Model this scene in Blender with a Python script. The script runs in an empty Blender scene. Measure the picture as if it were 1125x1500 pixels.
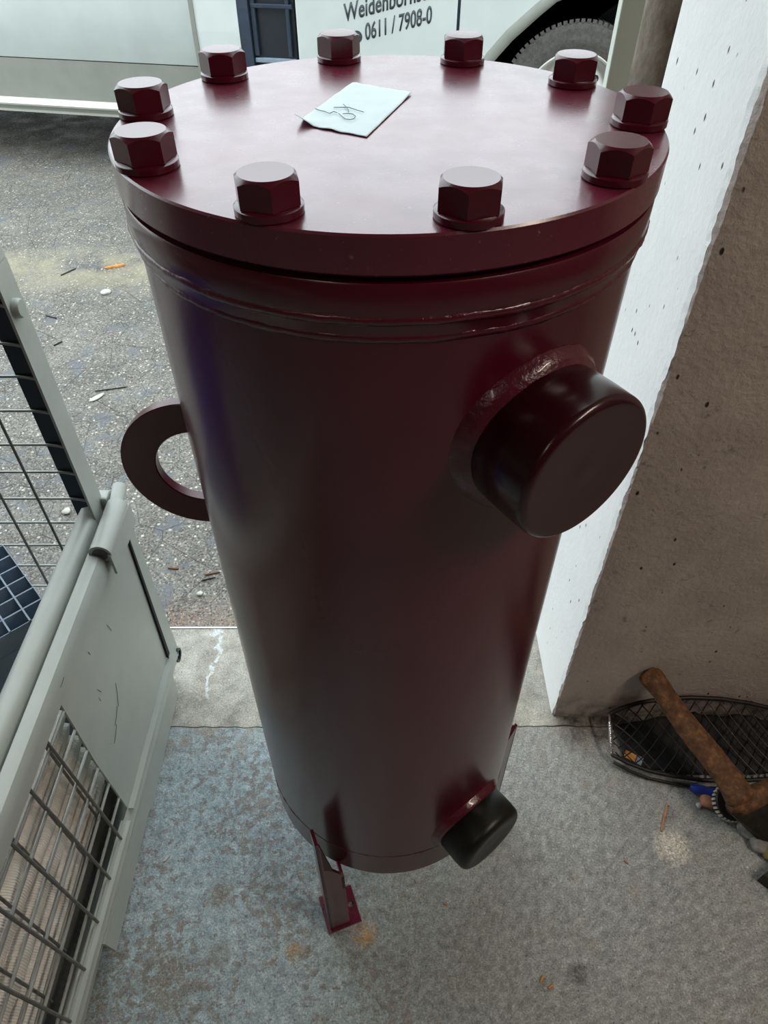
import bpy, bmesh, math, random
from mathutils import Vector, Matrix, noise as mnoise
R = math.radians
PI = math.pi
sin, cos = math.sin, math.cos
random.seed(7)
scene = bpy.context.scene
COL = scene.collection

# ------------------------------------------------------------------ camera, sky, lights, exposure
HC = 1.46
cam_d = bpy.data.cameras.new('camera')
cam = bpy.data.objects.new('camera', cam_d); COL.objects.link(cam)
cam_d.sensor_fit = 'VERTICAL'; cam_d.sensor_height = 36.0; cam_d.lens = 36.0*1022.3/1500.0
cam_d.clip_start = 0.02; cam_d.clip_end = 200
cam.matrix_world = Matrix.Translation((0, 0, HC)) @ Matrix.Rotation(R(90-44.92), 4, 'X') @ Matrix.Rotation(R(-0.118), 4, 'Z')
scene.camera = cam

world = bpy.data.worlds.new('overcast_sky'); scene.world = world; world.use_nodes = True
wn, wl = world.node_tree.nodes, world.node_tree.links
wn.clear()
wo = wn.new('ShaderNodeOutputWorld'); bg = wn.new('ShaderNodeBackground')
tc = wn.new('ShaderNodeTexCoord'); sep = wn.new('ShaderNodeSeparateXYZ'); rp = wn.new('ShaderNodeValToRGB')
wl.new(tc.outputs['Generated'], sep.inputs[0]); wl.new(sep.outputs['Z'], rp.inputs[0])
rp.color_ramp.elements[0].position = 0.0; rp.color_ramp.elements[0].color = (0.62, 0.66, 0.68, 1)
rp.color_ramp.elements[1].position = 0.7; rp.color_ramp.elements[1].color = (0.86, 0.95, 1.0, 1)
wl.new(rp.outputs[0], bg.inputs['Color']); bg.inputs['Strength'].default_value = 3.45
wl.new(bg.outputs[0], wo.inputs['Surface'])

def area_light(name, loc, rot, sx, sy, power, color):
    d = bpy.data.lights.new(name, 'AREA'); d.shape = 'RECTANGLE'; d.size = sx; d.size_y = sy
    d.energy = power; d.color = color
    o = bpy.data.objects.new(name, d); o.location = loc; o.rotation_euler = rot; COL.objects.link(o)
    return o
# unseen warm fill lights added under the ceiling to brighten wall face and floor
area_light('added_fill_light', (1.75, -0.5, 2.98), (0, 0, R(90)), 1.3, 0.12, 36, (1.0, 0.86, 0.72))
area_light('added_fill_light', (-1.2, -1.6, 2.98), (0, 0, R(90)), 1.3, 0.12, 6, (1.0, 0.86, 0.72))

vs = scene.view_settings
scene.display_settings.display_device = 'sRGB'
vs.view_transform = 'Standard'; vs.look = 'None'; vs.exposure = 0.0; vs.gamma = 1.0; vs.use_curve_mapping = False

# ------------------------------------------------------------------ material helpers
class NT:
    def __init__(s, name):
        s.m = bpy.data.materials.new(name); s.m.use_nodes = True
        s.t = s.m.node_tree; s.n = s.t.nodes; s.l = s.t.links
        s.b = s.n['Principled BSDF']; s.out = s.n['Material Output']
        s.geo = None
    def pos(s):
        if not s.geo: s.geo = s.n.new('ShaderNodeNewGeometry')
        return s.geo.outputs['Position']
    def node(s, t, **k):
        x = s.n.new(t)
        for a, v in k.items(): setattr(x, a, v)
        return x
    def link(s, a, b): s.l.new(a, b)
    def put(s, sock, v):
        if isinstance(v, bpy.types.NodeSocket): s.l.new(v, sock)
        elif isinstance(v, (tuple, list)) and len(v) == 3 and len(sock.default_value) == 4: sock.default_value = (*v, 1)
        else: sock.default_value = v
    def obco(s):
        t = s.node('ShaderNodeTexCoord'); return t.outputs['Object']
    def scaled(s, vec, sc):
        m = s.node('ShaderNodeMapping'); s.link(vec, m.inputs['Vector']); m.inputs['Scale'].default_value = sc; return m.outputs[0]
    def noise(s, scale, detail=4, rough=.55, vec=None, dist=0):
        x = s.node('ShaderNodeTexNoise'); x.inputs['Scale'].default_value = scale; x.inputs['Detail'].default_value = detail
        x.inputs['Roughness'].default_value = rough; x.inputs['Distortion'].default_value = dist
        s.link(vec if vec else s.pos(), x.inputs['Vector']); return x.outputs['Fac']
    def vor(s, scale, out='Distance', vec=None, feature='F1', rnd=1):
        x = s.node('ShaderNodeTexVoronoi', feature=feature); x.inputs['Scale'].default_value = scale
        x.inputs['Randomness'].default_value = rnd
        s.link(vec if vec else s.pos(), x.inputs['Vector']); return x.outputs[out]
    def ramp(s, fac, stops, interp='LINEAR'):
        x = s.node('ShaderNodeValToRGB'); s.link(fac, x.inputs[0]); cr = x.color_ramp; cr.interpolation = interp
        while len(cr.elements) < len(stops): cr.elements.new(0.5)
        for e, (p, c) in zip(cr.elements, stops):
            e.position = p; e.color = (c, c, c, 1) if not isinstance(c, (tuple, list)) else (*c, 1)
        return x.outputs[0]
    def mix(s, fac, a, b, mode='MIX'):
        x = s.node('ShaderNodeMix', data_type='RGBA', blend_type=mode)
        s.put(x.inputs[0], fac); s.put(x.inputs[6], a); s.put(x.inputs[7], b); return x.outputs[2]
    def math(s, op, a, b=0.0, clamp=False):
        x = s.node('ShaderNodeMath', operation=op, use_clamp=clamp); s.put(x.inputs[0], a); s.put(x.inputs[1], b); return x.outputs[0]
    def rng(s, v, a, b, c=0, d=1):
        x = s.node('ShaderNodeMapRange'); s.put(x.inputs[0], v)
        for i, q in enumerate((a, b, c, d)): x.inputs[i+1].default_value = q
        return x.outputs[0]
    def axis(s, i):
        x = s.node('ShaderNodeSeparateXYZ'); s.link(s.pos(), x.inputs[0]); return x.outputs[i]
    def bump(s, h, strength=.5, dist=.002, prev=None):
        x = s.node('ShaderNodeBump'); s.put(x.inputs['Height'], h); x.inputs['Strength'].default_value = strength
        x.inputs['Distance'].default_value = dist
        if prev: s.link(prev, x.inputs['Normal'])
        s.link(x.outputs[0], s.b.inputs['Normal']); return x.outputs[0]
    def done(s, col, rough=.6, metal=0, coat=0, coatr=.1):
        s.put(s.b.inputs['Base Color'], col); s.put(s.b.inputs['Roughness'], rough); s.put(s.b.inputs['Metallic'], metal)
        s.put(s.b.inputs['Coat Weight'], coat); s.put(s.b.inputs['Coat Roughness'], coatr)
        return s.m

def simple(name, col, rough=.5, metal=0, var=.15, vscale=25, bump=0, bscale=200, coat=0, dark=None, dscale=60, dthr=.62, coatr=.1):
    t = NT(name)
    n = t.noise(vscale, 5)
    c = t.mix(t.rng(n, .3, .7, 0, 1), tuple(x*(1-var) for x in col), tuple(min(1, x*(1+var)) for x in col))
    if dark:
        d = t.ramp(t.noise(dscale, 6, .7), [(dthr, 0), (dthr+.05, 1)])
        c = t.mix(d, c, dark)
    if bump: t.bump(t.noise(bscale, 3), .6, bump)
    return t.done(c, rough, metal, coat, coatr)

M = {}
M['red'] = simple('oxide_red_paint', (.082, .0045, .0155), .27, 0, .12, 9, .00008, 500, coat=.32, coatr=.17)
t = NT('oxide_red_paint_lit_top')      # same paint, top light put into a lighter red; brushed texture, small dust specks
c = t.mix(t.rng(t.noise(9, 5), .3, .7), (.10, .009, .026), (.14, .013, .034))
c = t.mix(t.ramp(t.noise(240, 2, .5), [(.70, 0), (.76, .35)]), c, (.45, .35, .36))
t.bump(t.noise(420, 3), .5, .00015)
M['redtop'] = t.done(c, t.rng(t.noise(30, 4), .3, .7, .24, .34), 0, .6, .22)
M['weld'] = simple('painted_weld_bead', (.09, .008, .02), .28, 0, .2, 60, .0012, 260, coat=.4)
M['blackcap'] = simple('black_plastic', (.005, .006, .005), .42, 0, .2, 20, .0002, 90)
M['redcap'] = simple('dark_red_cap_plastic', (.035, .0035, .009), .24, 0, .1, 12, coat=.15)
M['boxpaint'] = simple('grey_green_enamel', (.40, .43, .39), .36, .0, .06, 14, .0002, 160, dark=(.10, .10, .09), dscale=45, dthr=.71)
M['wire'] = simple('galvanised_grey_wire', (.33, .34, .31), .38, .45, .15, 40)
M['wiredark'] = simple('darker_grey_wire', (.17, .165, .15), .5, .4, .2, 60)  # darker grey, used for the upright wires
M['dark'] = simple('dark_gap_shade', (.012, .012, .013), .8)  # near-black for gaps, holes and undersides, their shade put into the colour
M['cratep'] = simple('blue_grey_plastic', (.25, .33, .41), .38, 0, .08, 20)
M['bluep'] = simple('blue_plastic', (.03, .06, .30), .35, 0, .08, 20)
M['vanw'] = simple('white_van_paint', (.66, .73, .71), .25, 0, .04, 6, dark=(.5, .52, .48), dscale=30, dthr=.72, coat=.4)
M['vanw2'] = simple('dull_white_van_paint', (.46, .52, .50), .3, 0, .06, 5, dark=(.34, .36, .34), dscale=40, dthr=.72, coat=.3)
M['vang'] = simple('grey_lower_van_paint', (.25, .265, .235), .45, 0, .06, 12)  # greyer and darker than the upper van paint
M['vancream'] = simple('cream_rubber_strip', (.66, .68, .6), .4, 0, .05, 12, dark=(.35, .2, .08), dscale=9, dthr=.72)
M['vanblack'] = simple('blue_black_trim_plastic', (.030, .048, .075), .35, 0, .15, 15)
M['vantrim'] = simple('dark_blue_grey_trim', (.014, .020, .028), .4, 0, .1, 15)
M['tyre'] = simple('dusty_tyre_rubber', (.10, .098, .092), .75, 0, .3, 50, .0006, 220, dark=(.15, .14, .12), dscale=160, dthr=.55)
M['rim'] = simple('painted_steel_rim', (.55, .56, .52), .35, .4, .08, 20)
M['chrome'] = simple('bright_steel', (.75, .75, .75), .2, .9)
M['ink'] = simple('dark_grey_lettering', (.05, .065, .075), .5, 0, .05)
M['paper'] = simple('pale_blue_white_paper', (.76, .92, .95), .8, 0, .04, 30, .0006, 60)
M['pencil'] = simple('pencil_grey', (.20, .27, .30), .7)
M['board'] = simple('white_painted_board', (.70, .76, .68), .5, 0, .04, 8)
M['blackwire'] = simple('black_rusty_wire', (.022, .020, .018), .5, .4, .4, 80, dark=(.12, .10, .08), dscale=120, dthr=.62)
M['sack'] = simple('black_sack', (.008, .008, .009), .75, 0, .3, 30, .004, 30)
M['bluegrip'] = simple('blue_grip', (.015, .045, .33), .35, 0, .2, 40)
M['headsteel'] = simple('blackened_steel', (.03, .028, .024), .5, .4, .3, 60, .001, 90, dark=(.12, .08, .05), dscale=80, dthr=.62)
M['orange'] = simple('orange_wood', (.62, .27, .06), .6, 0, .15, 90)
M['pink'] = simple('splintered_wood', (.42, .20, .11), .7, 0, .25, 120)
M['palestone'] = simple('pale_stone', (.55, .55, .48), .8, 0, .15, 80, .002, 150)
M['greystone'] = simple('grey_stone', (.22, .22, .21), .85, 0, .3, 90, .003, 120)
M['olive'] = simple('mossy_stone', (.20, .18, .07), .9, 0, .3, 90, .003, 140)
M['leaf'] = simple('dry_leaf', (.20, .10, .05), .8, 0, .3, 120)
M['blackbit'] = simple('black_twig', (.02, .018, .016), .8)
M['concrete_in'] = simple('workshop_plaster', (.16, .13, .105), .9, 0, .08, 2)
M['woodplank'] = simple('brown_boards', (.23, .12, .065), .6, 0, .2, 6)
M['metalstrip'] = simple('worn_metal_edge', (.6, .62, .6), .4, .7, .1, 40)
M['hose'] = simple('grey_corrugated_hose', (.06, .06, .055), .5)
M['lampm'] = simple('added_lamp_housing', (.7, .7, .68), .5)

# axe handle wood: lengthwise grain with rusty brown dirt
t = NT('old_hickory_handle')
n1 = t.noise(60, 6, .7, t.scaled(t.pos(), (1, 1, 1)))
c = t.ramp(n1, [(.28, (.04, .018, .008)), (.5, (.12, .055, .022)), (.72, (.30, .14, .06))])
t.bump(t.noise(220, 4), .7, .0015)
M['axewood'] = t.done(c, .8, 0, 0)

# canvas with a fine ribbed weave
t = NT('cream_canvas')
w = t.node('ShaderNodeTexWave', wave_type='BANDS', bands_direction='Y'); w.inputs['Scale'].default_value = 85; w.inputs['Distortion'].default_value = 1.5
w.inputs['Detail'].default_value = 1
t.link(t.pos(), w.inputs['Vector'])
c = t.mix(t.rng(t.noise(14, 5), .35, .7), (.86, .82, .73), (.96, .93, .87))
c = t.mix(t.ramp(t.noise(9, 5), [(.62, 0), (.74, .4)]), c, (.45, .33, .2))
b1 = t.bump(w.outputs['Fac'], .7, .0012)
t.bump(t.noise(20, 3), .5, .01, b1)
M['canvas'] = t.done(c, .95)

# ---- asphalt: bound grit with pale aggregate that shows as light chips
t = NT('wet_asphalt_with_aggregate')
base = t.mix(t.rng(t.noise(3.5, 6, .6), .35, .68), (.125, .117, .103), (.215, .200, .172))
cell = t.vor(78, 'Color'); sp = t.node('ShaderNodeSeparateColor'); t.link(cell, sp.inputs[0])
dist = t.vor(78, 'Distance')
chip = t.math('MULTIPLY', t.ramp(sp.outputs[0], [(.66, 0), (.71, 1)]), t.ramp(dist, [(.28, 1), (.40, 0)]))
tone = t.mix(sp.outputs[1], (.28, .27, .23), (.80, .78, .66))
c = t.mix(chip, base, tone)
cell2 = t.vor(230, 'Color'); sp2 = t.node('ShaderNodeSeparateColor'); t.link(cell2, sp2.inputs[0])
c = t.mix(t.ramp(sp2.outputs[0], [(.70, 0), (.75, .6)]), c, t.mix(sp2.outputs[1], (.26, .25, .21), (.46, .45, .40)))
c = t.mix(t.ramp(sp2.outputs[2], [(.78, 0), (.82, .7)]), c, (.03, .03, .032))
patch = t.ramp(t.noise(9, 7, .7), [(.56, 0), (.60, .75)])
c = t.mix(patch, c, (.135, .15, .165))
crk = t.vor(6, 'Distance', feature='DISTANCE_TO_EDGE', vec=t.mix(.05, t.pos(), t.node('ShaderNodeTexNoise').outputs['Color'], 'ADD'))
c = t.mix(t.ramp(crk, [(.0, .8), (.012, 0)]), c, (.02, .02, .02))
# litter of brown leaf crumbs and a sandy band near the van
lit = t.math('MULTIPLY', t.ramp(t.axis(1), [(0.0, 0), (1.0, 1)]), 1)
edge = t.math('MULTIPLY', t.rng(t.axis(1), 1.04, 1.16, 1, 0), t.ramp(t.noise(130, 3), [(.50, 0), (.56, 1)]))
edge.node.use_clamp = True
c = t.mix(edge, c, t.ramp(t.noise(260, 2), [(.35, (.05, .035, .025)), (.55, (.34, .19, .10)), (.7, (.55, .40, .26))]))
sand = t.math('MULTIPLY', t.math('MULTIPLY', t.rng(t.axis(1), 2.75, 3.0, 0, 1), t.rng(t.axis(1), 3.1, 3.3, 1, 0), True), t.ramp(t.noise(5, 4), [(.38, 0), (.55, .65)]))
c = t.mix(sand, c, (.36, .33, .22))
b1 = t.bump(t.noise(170, 5, .7), .8, .004)
t.bump(t.math('ADD', chip, t.noise(12, 3)), .5, .004, b1)
M['asphalt'] = t.done(c, t.rng(t.noise(7, 4), .4, .65, .75, .45))

# ---- threshold concrete
t = NT('sandy_threshold_concrete')
c = t.mix(t.rng(t.noise(22, 7, .7), .3, .7), (.26, .245, .205), (.58, .555, .48))
c = t.mix(t.ramp(t.noise(190, 3), [(.60, 0), (.68, .6)]), c, (.66, .63, .54))
c = t.mix(t.ramp(t.noise(230, 2), [(.66, 0), (.70, .7)]), c, (.06, .055, .05))
# old white paint trickle running in y at x = -0.40
xx = t.math('ADD', t.axis(0), t.math('MULTIPLY', t.noise(14, 4), .11))
tr = t.math('MULTIPLY', t.rng(t.math('ABSOLUTE', t.math('ADD', xx, .357)), .004, .010, 1, 0), t.ramp(t.noise(60, 4), [(.42, 0), (.52, 1)]))
tr2 = t.math('MULTIPLY', tr, t.rng(t.axis(1), .84, .86, 0, 1))
c = t.mix(tr2, c, (.66, .70, .69))
c = t.mix(1.0, c, t.rng(t.noise(300, 3, .8), .36, .64, .66, 1.3), 'MULTIPLY')
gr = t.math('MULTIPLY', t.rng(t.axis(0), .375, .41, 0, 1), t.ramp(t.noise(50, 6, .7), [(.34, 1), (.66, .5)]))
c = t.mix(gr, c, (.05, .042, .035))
b1 = t.bump(t.noise(120, 6, .7), .7, .003)
M['threshold'] = t.done(c, .9)

# ---- painted floor, worn
t = NT('worn_blue_grey_floor_paint')
conc = t.mix(t.rng(t.noise(60, 7, .75), .3, .7), (.13, .118, .10), (.33, .305, .265))
pnt = t.mix(t.rng(t.noise(45, 8, .7), .32, .68), (.21, .27, .29), (.46, .55, .565))
region = t.noise(6, 4, .55)
wn_ = t.math('ADD', t.noise(62, 9, .78), t.math('MULTIPLY', t.math('SUBTRACT', region, .5), .42))
wear = t.ramp(wn_, [(.515, 0), (.55, 1)])
wearf = t.math('ADD', t.math('MULTIPLY', wear, .85), t.math('MULTIPLY', t.ramp(t.noise(11, 8, .65), [(.60, 0), (.64, 1)]), .7), True)
leftc = t.mix(wearf, pnt, conc)
leftc = t.mix(t.ramp(t.noise(140, 5, .7), [(.30, .8), (.37, 0)]), leftc, (.07, .065, .06))
leftc = t.mix(t.ramp(t.noise(118, 5, .7, t.scaled(t.pos(), (1.3, 1, 1))), [(.63, 0), (.68, .7)]), leftc, (.62, .66, .64))
greyc = t.mix(t.rng(t.noise(48, 10, .78), .3, .7), (.17, .175, .165), (.44, .455, .43))
greyc = t.mix(t.ramp(t.noise(150, 4, .65), [(.60, 0), (.66, .8)]), greyc, (.56, .56, .52))
greyc = t.mix(t.ramp(t.noise(170, 4, .65), [(.62, 0), (.68, .9)]), greyc, (.05, .05, .045))
greyc = t.mix(t.ramp(t.noise(15, 6, .65), [(.58, 0), (.66, .5)]), greyc, (.34, .31, .25))
side = t.rng(t.math('ADD', t.axis(0), t.math('MULTIPLY', t.noise(8, 4), .3)), .0, .42, 0, 1)
c = t.mix(side, leftc, greyc)
# zone by the threshold where nearly all paint is gone
zone = t.rng(t.math('ADD', t.axis(1), t.math('MULTIPLY', t.noise(13, 5), .26)), .79, .88, 0, .9)
c = t.mix(t.math('MULTIPLY', zone, t.ramp(t.noise(24, 7, .65), [(.40, 1), (.52, .15)])), c, (.30, .275, .23))
def blob(x, y, r0, r1, colr, amt, ns=60, sp_=190):
    global c
    d = t.node('ShaderNodeVectorMath', operation='DISTANCE'); t.link(t.pos(), d.inputs[0]); d.inputs[1].default_value = (x, y, 0)
    f = t.math('ADD', d.outputs['Value'], t.math('MULTIPLY', t.math('SUBTRACT', t.noise(ns, 4, .7), .5), r1*1.2))
    m_ = t.math('MULTIPLY', t.rng(f, r0, r1, 1, 0), amt)
    if sp_: m_ = t.math('MULTIPLY', m_, t.ramp(t.noise(sp_, 4, .7), [(.38, .1), (.56, 1)]))
    c = t.mix(m_, c, colr)
blob(.575, .515, .018, .042, (.74, .70, .58), .95, 120)      # spill of pale grit
blob(.345, .297, .010, .022, (.06, .055, .05), .8, 90)      # dark oily spot
blob(-.035, .36, .008, .030, (.50, .30, .10), .9, 90, 120)      # rust stain at the foot
blob(-.165, .335, .006, .022, (.42, .28, .12), .8, 90, 120)
blob(-.315, .43, .014, .030, (.20, .15, .11), .85, 70)
blob(-.30, .33, .014, .030, (.20, .18, .13), .7, 70)
blob(.47, .76, .02, .07, (.42, .39, .32), .6, 60)
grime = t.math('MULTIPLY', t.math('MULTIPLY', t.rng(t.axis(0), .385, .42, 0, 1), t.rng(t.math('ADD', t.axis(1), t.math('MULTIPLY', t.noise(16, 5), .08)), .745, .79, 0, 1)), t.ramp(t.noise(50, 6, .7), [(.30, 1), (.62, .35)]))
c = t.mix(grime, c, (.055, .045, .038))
c = t.mix(t.ramp(t.noise(210, 2), [(.70, 0), (.73, .8)]), c, (.04, .035, .03))
c = t.mix(t.ramp(t.noise(260, 2), [(.72, 0), (.75, .8)]), c, (.72, .74, .72))
g_ = t.rng(t.noise(320, 3, .8), .36, .64, .62, 1.38)
c = t.mix(1.0, c, g_, 'MULTIPLY')
c = t.mix(1.0, c, t.rng(t.noise(95, 4, .75), .36, .64, .80, 1.2), 'MULTIPLY')
b1 = t.bump(t.math('MULTIPLY', wearf, -1.0), .35, .0015)
t.bump(t.noise(110, 6, .7), .45, .002, b1)
M['floor'] = t.done(c, t.rng(t.noise(40, 5), .35, .65, .5, .8))

# ---- plaster: white reveal with air holes, dirty beige inner face
def plaster(name, ca, cb, hole, holecol, bstr):
    t = NT(name)
    c = t.mix(t.rng(t.noise(7, 6, .65), .3, .7), ca, cb)
    hs = t.scaled(t.pos(), (1, 1, .55))
    d = t.vor(55, 'Distance', vec=hs); col = t.vor(55, 'Color', vec=hs)
    s_ = t.node('ShaderNodeSeparateColor'); t.link(col, s_.inputs[0])
    h = t.math('MULTIPLY', t.ramp(d, [(.10, 1), (.17, 0)]), t.ramp(s_.outputs[0], [(hole, 0), (hole+.03, 1)]))
    c = t.mix(h, c, holecol)
    if bstr > .5:
        c = t.mix(t.ramp(t.noise(34, 8, .75), [(.60, 0), (.70, .75)]), c, (.11, .095, .085))
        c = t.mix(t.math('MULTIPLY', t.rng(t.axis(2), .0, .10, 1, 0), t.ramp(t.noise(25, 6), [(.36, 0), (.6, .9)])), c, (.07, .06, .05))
    b1 = t.bump(t.math('MULTIPLY', h, -1.0), .8, .004)
    t.bump(t.noise(85, 6, .62), bstr, .004, b1)
    return t.done(c, .9)
M['reveal'] = plaster('white_limewash_plaster', (.88, .905, .885), (.95, .97, .955), .66, (.12, .12, .12), .3)
M['face'] = plaster('dirty_beige_plaster', (.40, .345, .31), (.56, .495, .45), .84, (.03, .025, .02), .8)
t = NT('brown_weathered_render')
c = t.ramp(t.noise(22, 7, .7, t.scaled(t.pos(), (1, 1, .5))), [(.3, (.06, .045, .032)), (.5, (.20, .165, .125)), (.72, (.34, .30, .24))])
t.bump(t.noise(90, 5), .6, .003); M['brown'] = t.done(c, .85)

# ------------------------------------------------------------------ geometry helpers
def link(name, bm, m, parent=None, smooth=False, auto=None):
    me = bpy.data.meshes.new(name)
    bmesh.ops.recalc_face_normals(bm, faces=bm.faces)
    bm.to_mesh(me); bm.free()
    if m: me.materials.append(M[m] if isinstance(m, str) else m)
    if smooth:
        for p in me.polygons: p.use_smooth = True
        if auto is not None: me.set_sharp_from_angle(angle=R(auto))
    o = bpy.data.objects.new(name, me); COL.objects.link(o)
    if parent: o.parent = parent
    return o
def tag(o, label, cat, group=None, kind=None):
    o['label'] = label; o['category'] = cat
    if group: o['group'] = group
    if kind: o['kind'] = kind
    return o
def thing(name, label, cat, loc=(0, 0, 0), rz=0, group=None):
    o = bpy.data.objects.new(name, None); COL.objects.link(o); o.location = loc; o.rotation_euler = (0, 0, rz)
    o.empty_display_size = .05
    return tag(o, label, cat, group)
def struct(name, bm, m, parent=None, smooth=False):
    o = link(name, bm, m, parent, smooth)
    if not parent: o['kind'] = 'structure'
    return o
def box(bm, x0, x1, y0, y1, z0, z1, bev=0, mtx=None):
    r = bmesh.ops.create_cube(bm, size=1)
    vs_ = r['verts']
    bmesh.ops.scale(bm, vec=(x1-x0, y1-y0, z1-z0), verts=vs_)
    bmesh.ops.translate(bm, vec=((x0+x1)/2, (y0+y1)/2, (z0+z1)/2), verts=vs_)
    if bev:
        es = list({e for v in vs_ for e in v.link_edges})
        rr = bmesh.ops.bevel(bm, geom=es, offset=bev, segments=2, affect='EDGES', profile=.5)
        vs_ = list({v for f in rr['faces'] for v in f.verts} | {v for v in vs_ if v.is_valid})
    if mtx: bmesh.ops.transform(bm, matrix=mtx, verts=[v for v in vs_ if v.is_valid])
    return bm
def B(*a, **k): return box(bmesh.new(), *a, **k)
def tube(bm, pts, r, seg=10, caps=True, sq=None):
    pts = [Vector(p) for p in pts]; rr = r if isinstance(r, (list, tuple)) else [r]*len(pts)
    rings = []; up = None
    for i, p in enumerate(pts):
        d = (pts[min(i+1, len(pts)-1)] - pts[max(i-1, 0)]).normalized()
        if up is None:
            up = Vector((0, 0, 1)) if abs(d.z) < .9 else Vector((0, 1, 0))
        a = d.cross(up).normalized(); b = a.cross(d).normalized(); up = b
        ring = []
        for k in range(seg):
            an = 2*PI*k/seg; ca, sa = cos(an), sin(an)
            if sq:
                ring.append(bm.verts.new(p + a*ca*rr[i]*sq[0] + b*sa*rr[i]*sq[1]))
            else: ring.append(bm.verts.new(p + a*ca*rr[i] + b*sa*rr[i]))
        rings.append(ring)
    for i in range(len(rings)-1):
        for k in range(seg):
            bm.faces.new((rings[i][k], rings[i][(k+1) % seg], rings[i+1][(k+1) % seg], rings[i+1][k]))
    if caps: bm.faces.new(rings[0][::-1]); bm.faces.new(rings[-1])
    return bm
def T(pts, r, seg=10, **k): return tube(bmesh.new(), pts, r, seg, **k)
def lathe(bm, prof, seg=64, mtx=None, jitter=None, closed=False):
    """prof: list of (r, z) revolved about z"""
    rings = []
    for (r, z) in prof:
        if r < 1e-6: rings.append([bm.verts.new((0, 0, z))]); continue
        ring = []
        for k in range(seg):
            a = 2*PI*k/seg
            jr, jz = (jitter(a, r, z) if jitter else (0, 0))
            ring.append(bm.verts.new(((r+jr)*cos(a), (r+jr)*sin(a), z+jz)))
        rings.append(ring)
    n = len(rings)
    for i in range(n if closed else n-1):
        A, Bq = rings[i], rings[(i+1) % n]
        for k in range(seg):
            k2 = (k+1) % seg
            if len(A) == 1 and len(Bq) == 1: continue
            if len(A) == 1: bm.faces.new((A[0], Bq[k], Bq[k2]))
            elif len(Bq) == 1: bm.faces.new((A[k], A[k2], Bq[0]))
            else: bm.faces.new((A[k], A[k2], Bq[k2], Bq[k]))
    if mtx: bmesh.ops.transform(bm, matrix=mtx, verts=[v for q in rings for v in q])
    return bm
def L(*a, **k): return lathe(bmesh.new(), *a, **k)
def prism(bm, poly, y0, y1, plane='xz', bev=0):
    """poly in a plane, extruded along the third axis between y0 and y1"""
    def P(u, v, w):
        return {'xz': (u, w, v), 'xy': (u, v, w), 'yz': (w, u, v)}[plane]
    a = [bm.verts.new(P(u, v, y0)) for u, v in poly]; b = [bm.verts.new(P(u, v, y1)) for u, v in poly]
    n = len(poly)
    fa = bm.faces.new(a); fb = bm.faces.new(b[::-1])
    for i in range(n): bm.faces.new((a[i], b[i], b[(i+1) % n], a[(i+1) % n]))
    if n > 4: bmesh.ops.triangulate(bm, faces=[fa, fb], quad_method='BEAUTY', ngon_method='EAR_CLIP')
    if bev:
        es = [e for e in bm.edges if len(e.link_faces) == 2 and e.calc_face_angle(0) > .5]
        bmesh.ops.bevel(bm, geom=es, offset=bev, segments=1, affect='EDGES')
    return bm
def PR(*a, **k): return prism(bmesh.new(), *a, **k)
def rock(r, seed, flat=.6, sub=2, amp=.35):
    bm = bmesh.new(); bmesh.ops.create_icosphere(bm, subdivisions=sub, radius=r)
    for v in bm.verts:
        n = mnoise.noise(v.co/r*1.1 + Vector((seed*3.7, seed*1.3, 0)))
        v.co *= 1+amp*n; v.co.z *= flat
    return bm
def ip(xs, ys, x):
    for i in range(len(xs)-1):
        if x <= xs[i+1]:
            f = (x-xs[i])/(xs[i+1]-xs[i]); return ys[i]+(ys[i+1]-ys[i])*f
    return ys[-1]

# ------------------------------------------------------------------ the setting
# the jagged joint between painted floor and threshold slab
def jag(x): return .776 + .006*mnoise.noise(Vector((x*9, 0, 3))) + .004*mnoise.noise(Vector((x*33, 5, 0)))
xs = [-3.2 + 6.2*i/900 for i in range(901)]
def slab(name, m, ylo, yhi, z=0.0, z0=-.06):
    bm = bmesh.new(); rows = []
    for x in xs:
        a, b = ylo(x), yhi(x)
        rows.append([bm.verts.new((x, a, z0)), bm.verts.new((x, a, z)), bm.verts.new((x, b, z)), bm.verts.new((x, b, z0))])
    for i in range(len(rows)-1):
        for k in range(3):
            bm.faces.new((rows[i][k], rows[i+1][k], rows[i+1][k+1], rows[i][k+1]))
    return struct(name, bm, m)
slab('floor', 'floor', lambda x: -4.2, lambda x: jag(x)-.0012-.0022*max(0, mnoise.noise(Vector((x*14, 2, 7)))+.25))
slab('trim_1', 'threshold', lambda x: jag(x)+.0008, lambda x: 1.046)
bpy.data.objects['trim_1'].name = 'trim_1'
struct('trim_2', B(-2.6, 2.0, 1.0462, 1.0502, -.05, .0025), 'metalstrip')
struct('asphalt_yard', B(-14, 14, 1.0504, 16, -.08, -.001), 'asphalt')
struct('foundation', B(-3.2, 3.0, -4.2, 1.05, -.12, -.062), 'dark')

# right wall: front face at y=.80, reveal at x=.383; ragged arris where the white coat breaks off
WX, WY0, WY1, WH = .383, .80, 1.092, 3.1
def arris(z):
    n = mnoise.noise(Vector((z*14, 1.7, 0)))*.010 + mnoise.noise(Vector((z*47, 4.7, 0)))*.006 + mnoise.noise(Vector((z*100, 9, 2)))*.004
    return n
NZ = 620
bm = bmesh.new(); rows = []
for i in range(NZ+1):
    z = 1.75*i/NZ if i < NZ else WH
    a = arris(z); b = arris(z+7.3)
    row = [(WX, WY1), (WX, WY0+.06), (WX+.0005, WY0+.018+.5*a), (WX+.001+.25*abs(b), WY0+.006+a*.6)]
    rows.append([bm.verts.new((x, y, z)) for x, y in row])
for i in range(NZ):
    for k in range(3): bm.faces.new((rows[i][k], rows[i][k+1], rows[i+1][k+1], rows[i+1][k]))
struct('wall_right_reveal', bm, 'reveal')
bm = bmesh.new(); rows = []
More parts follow.
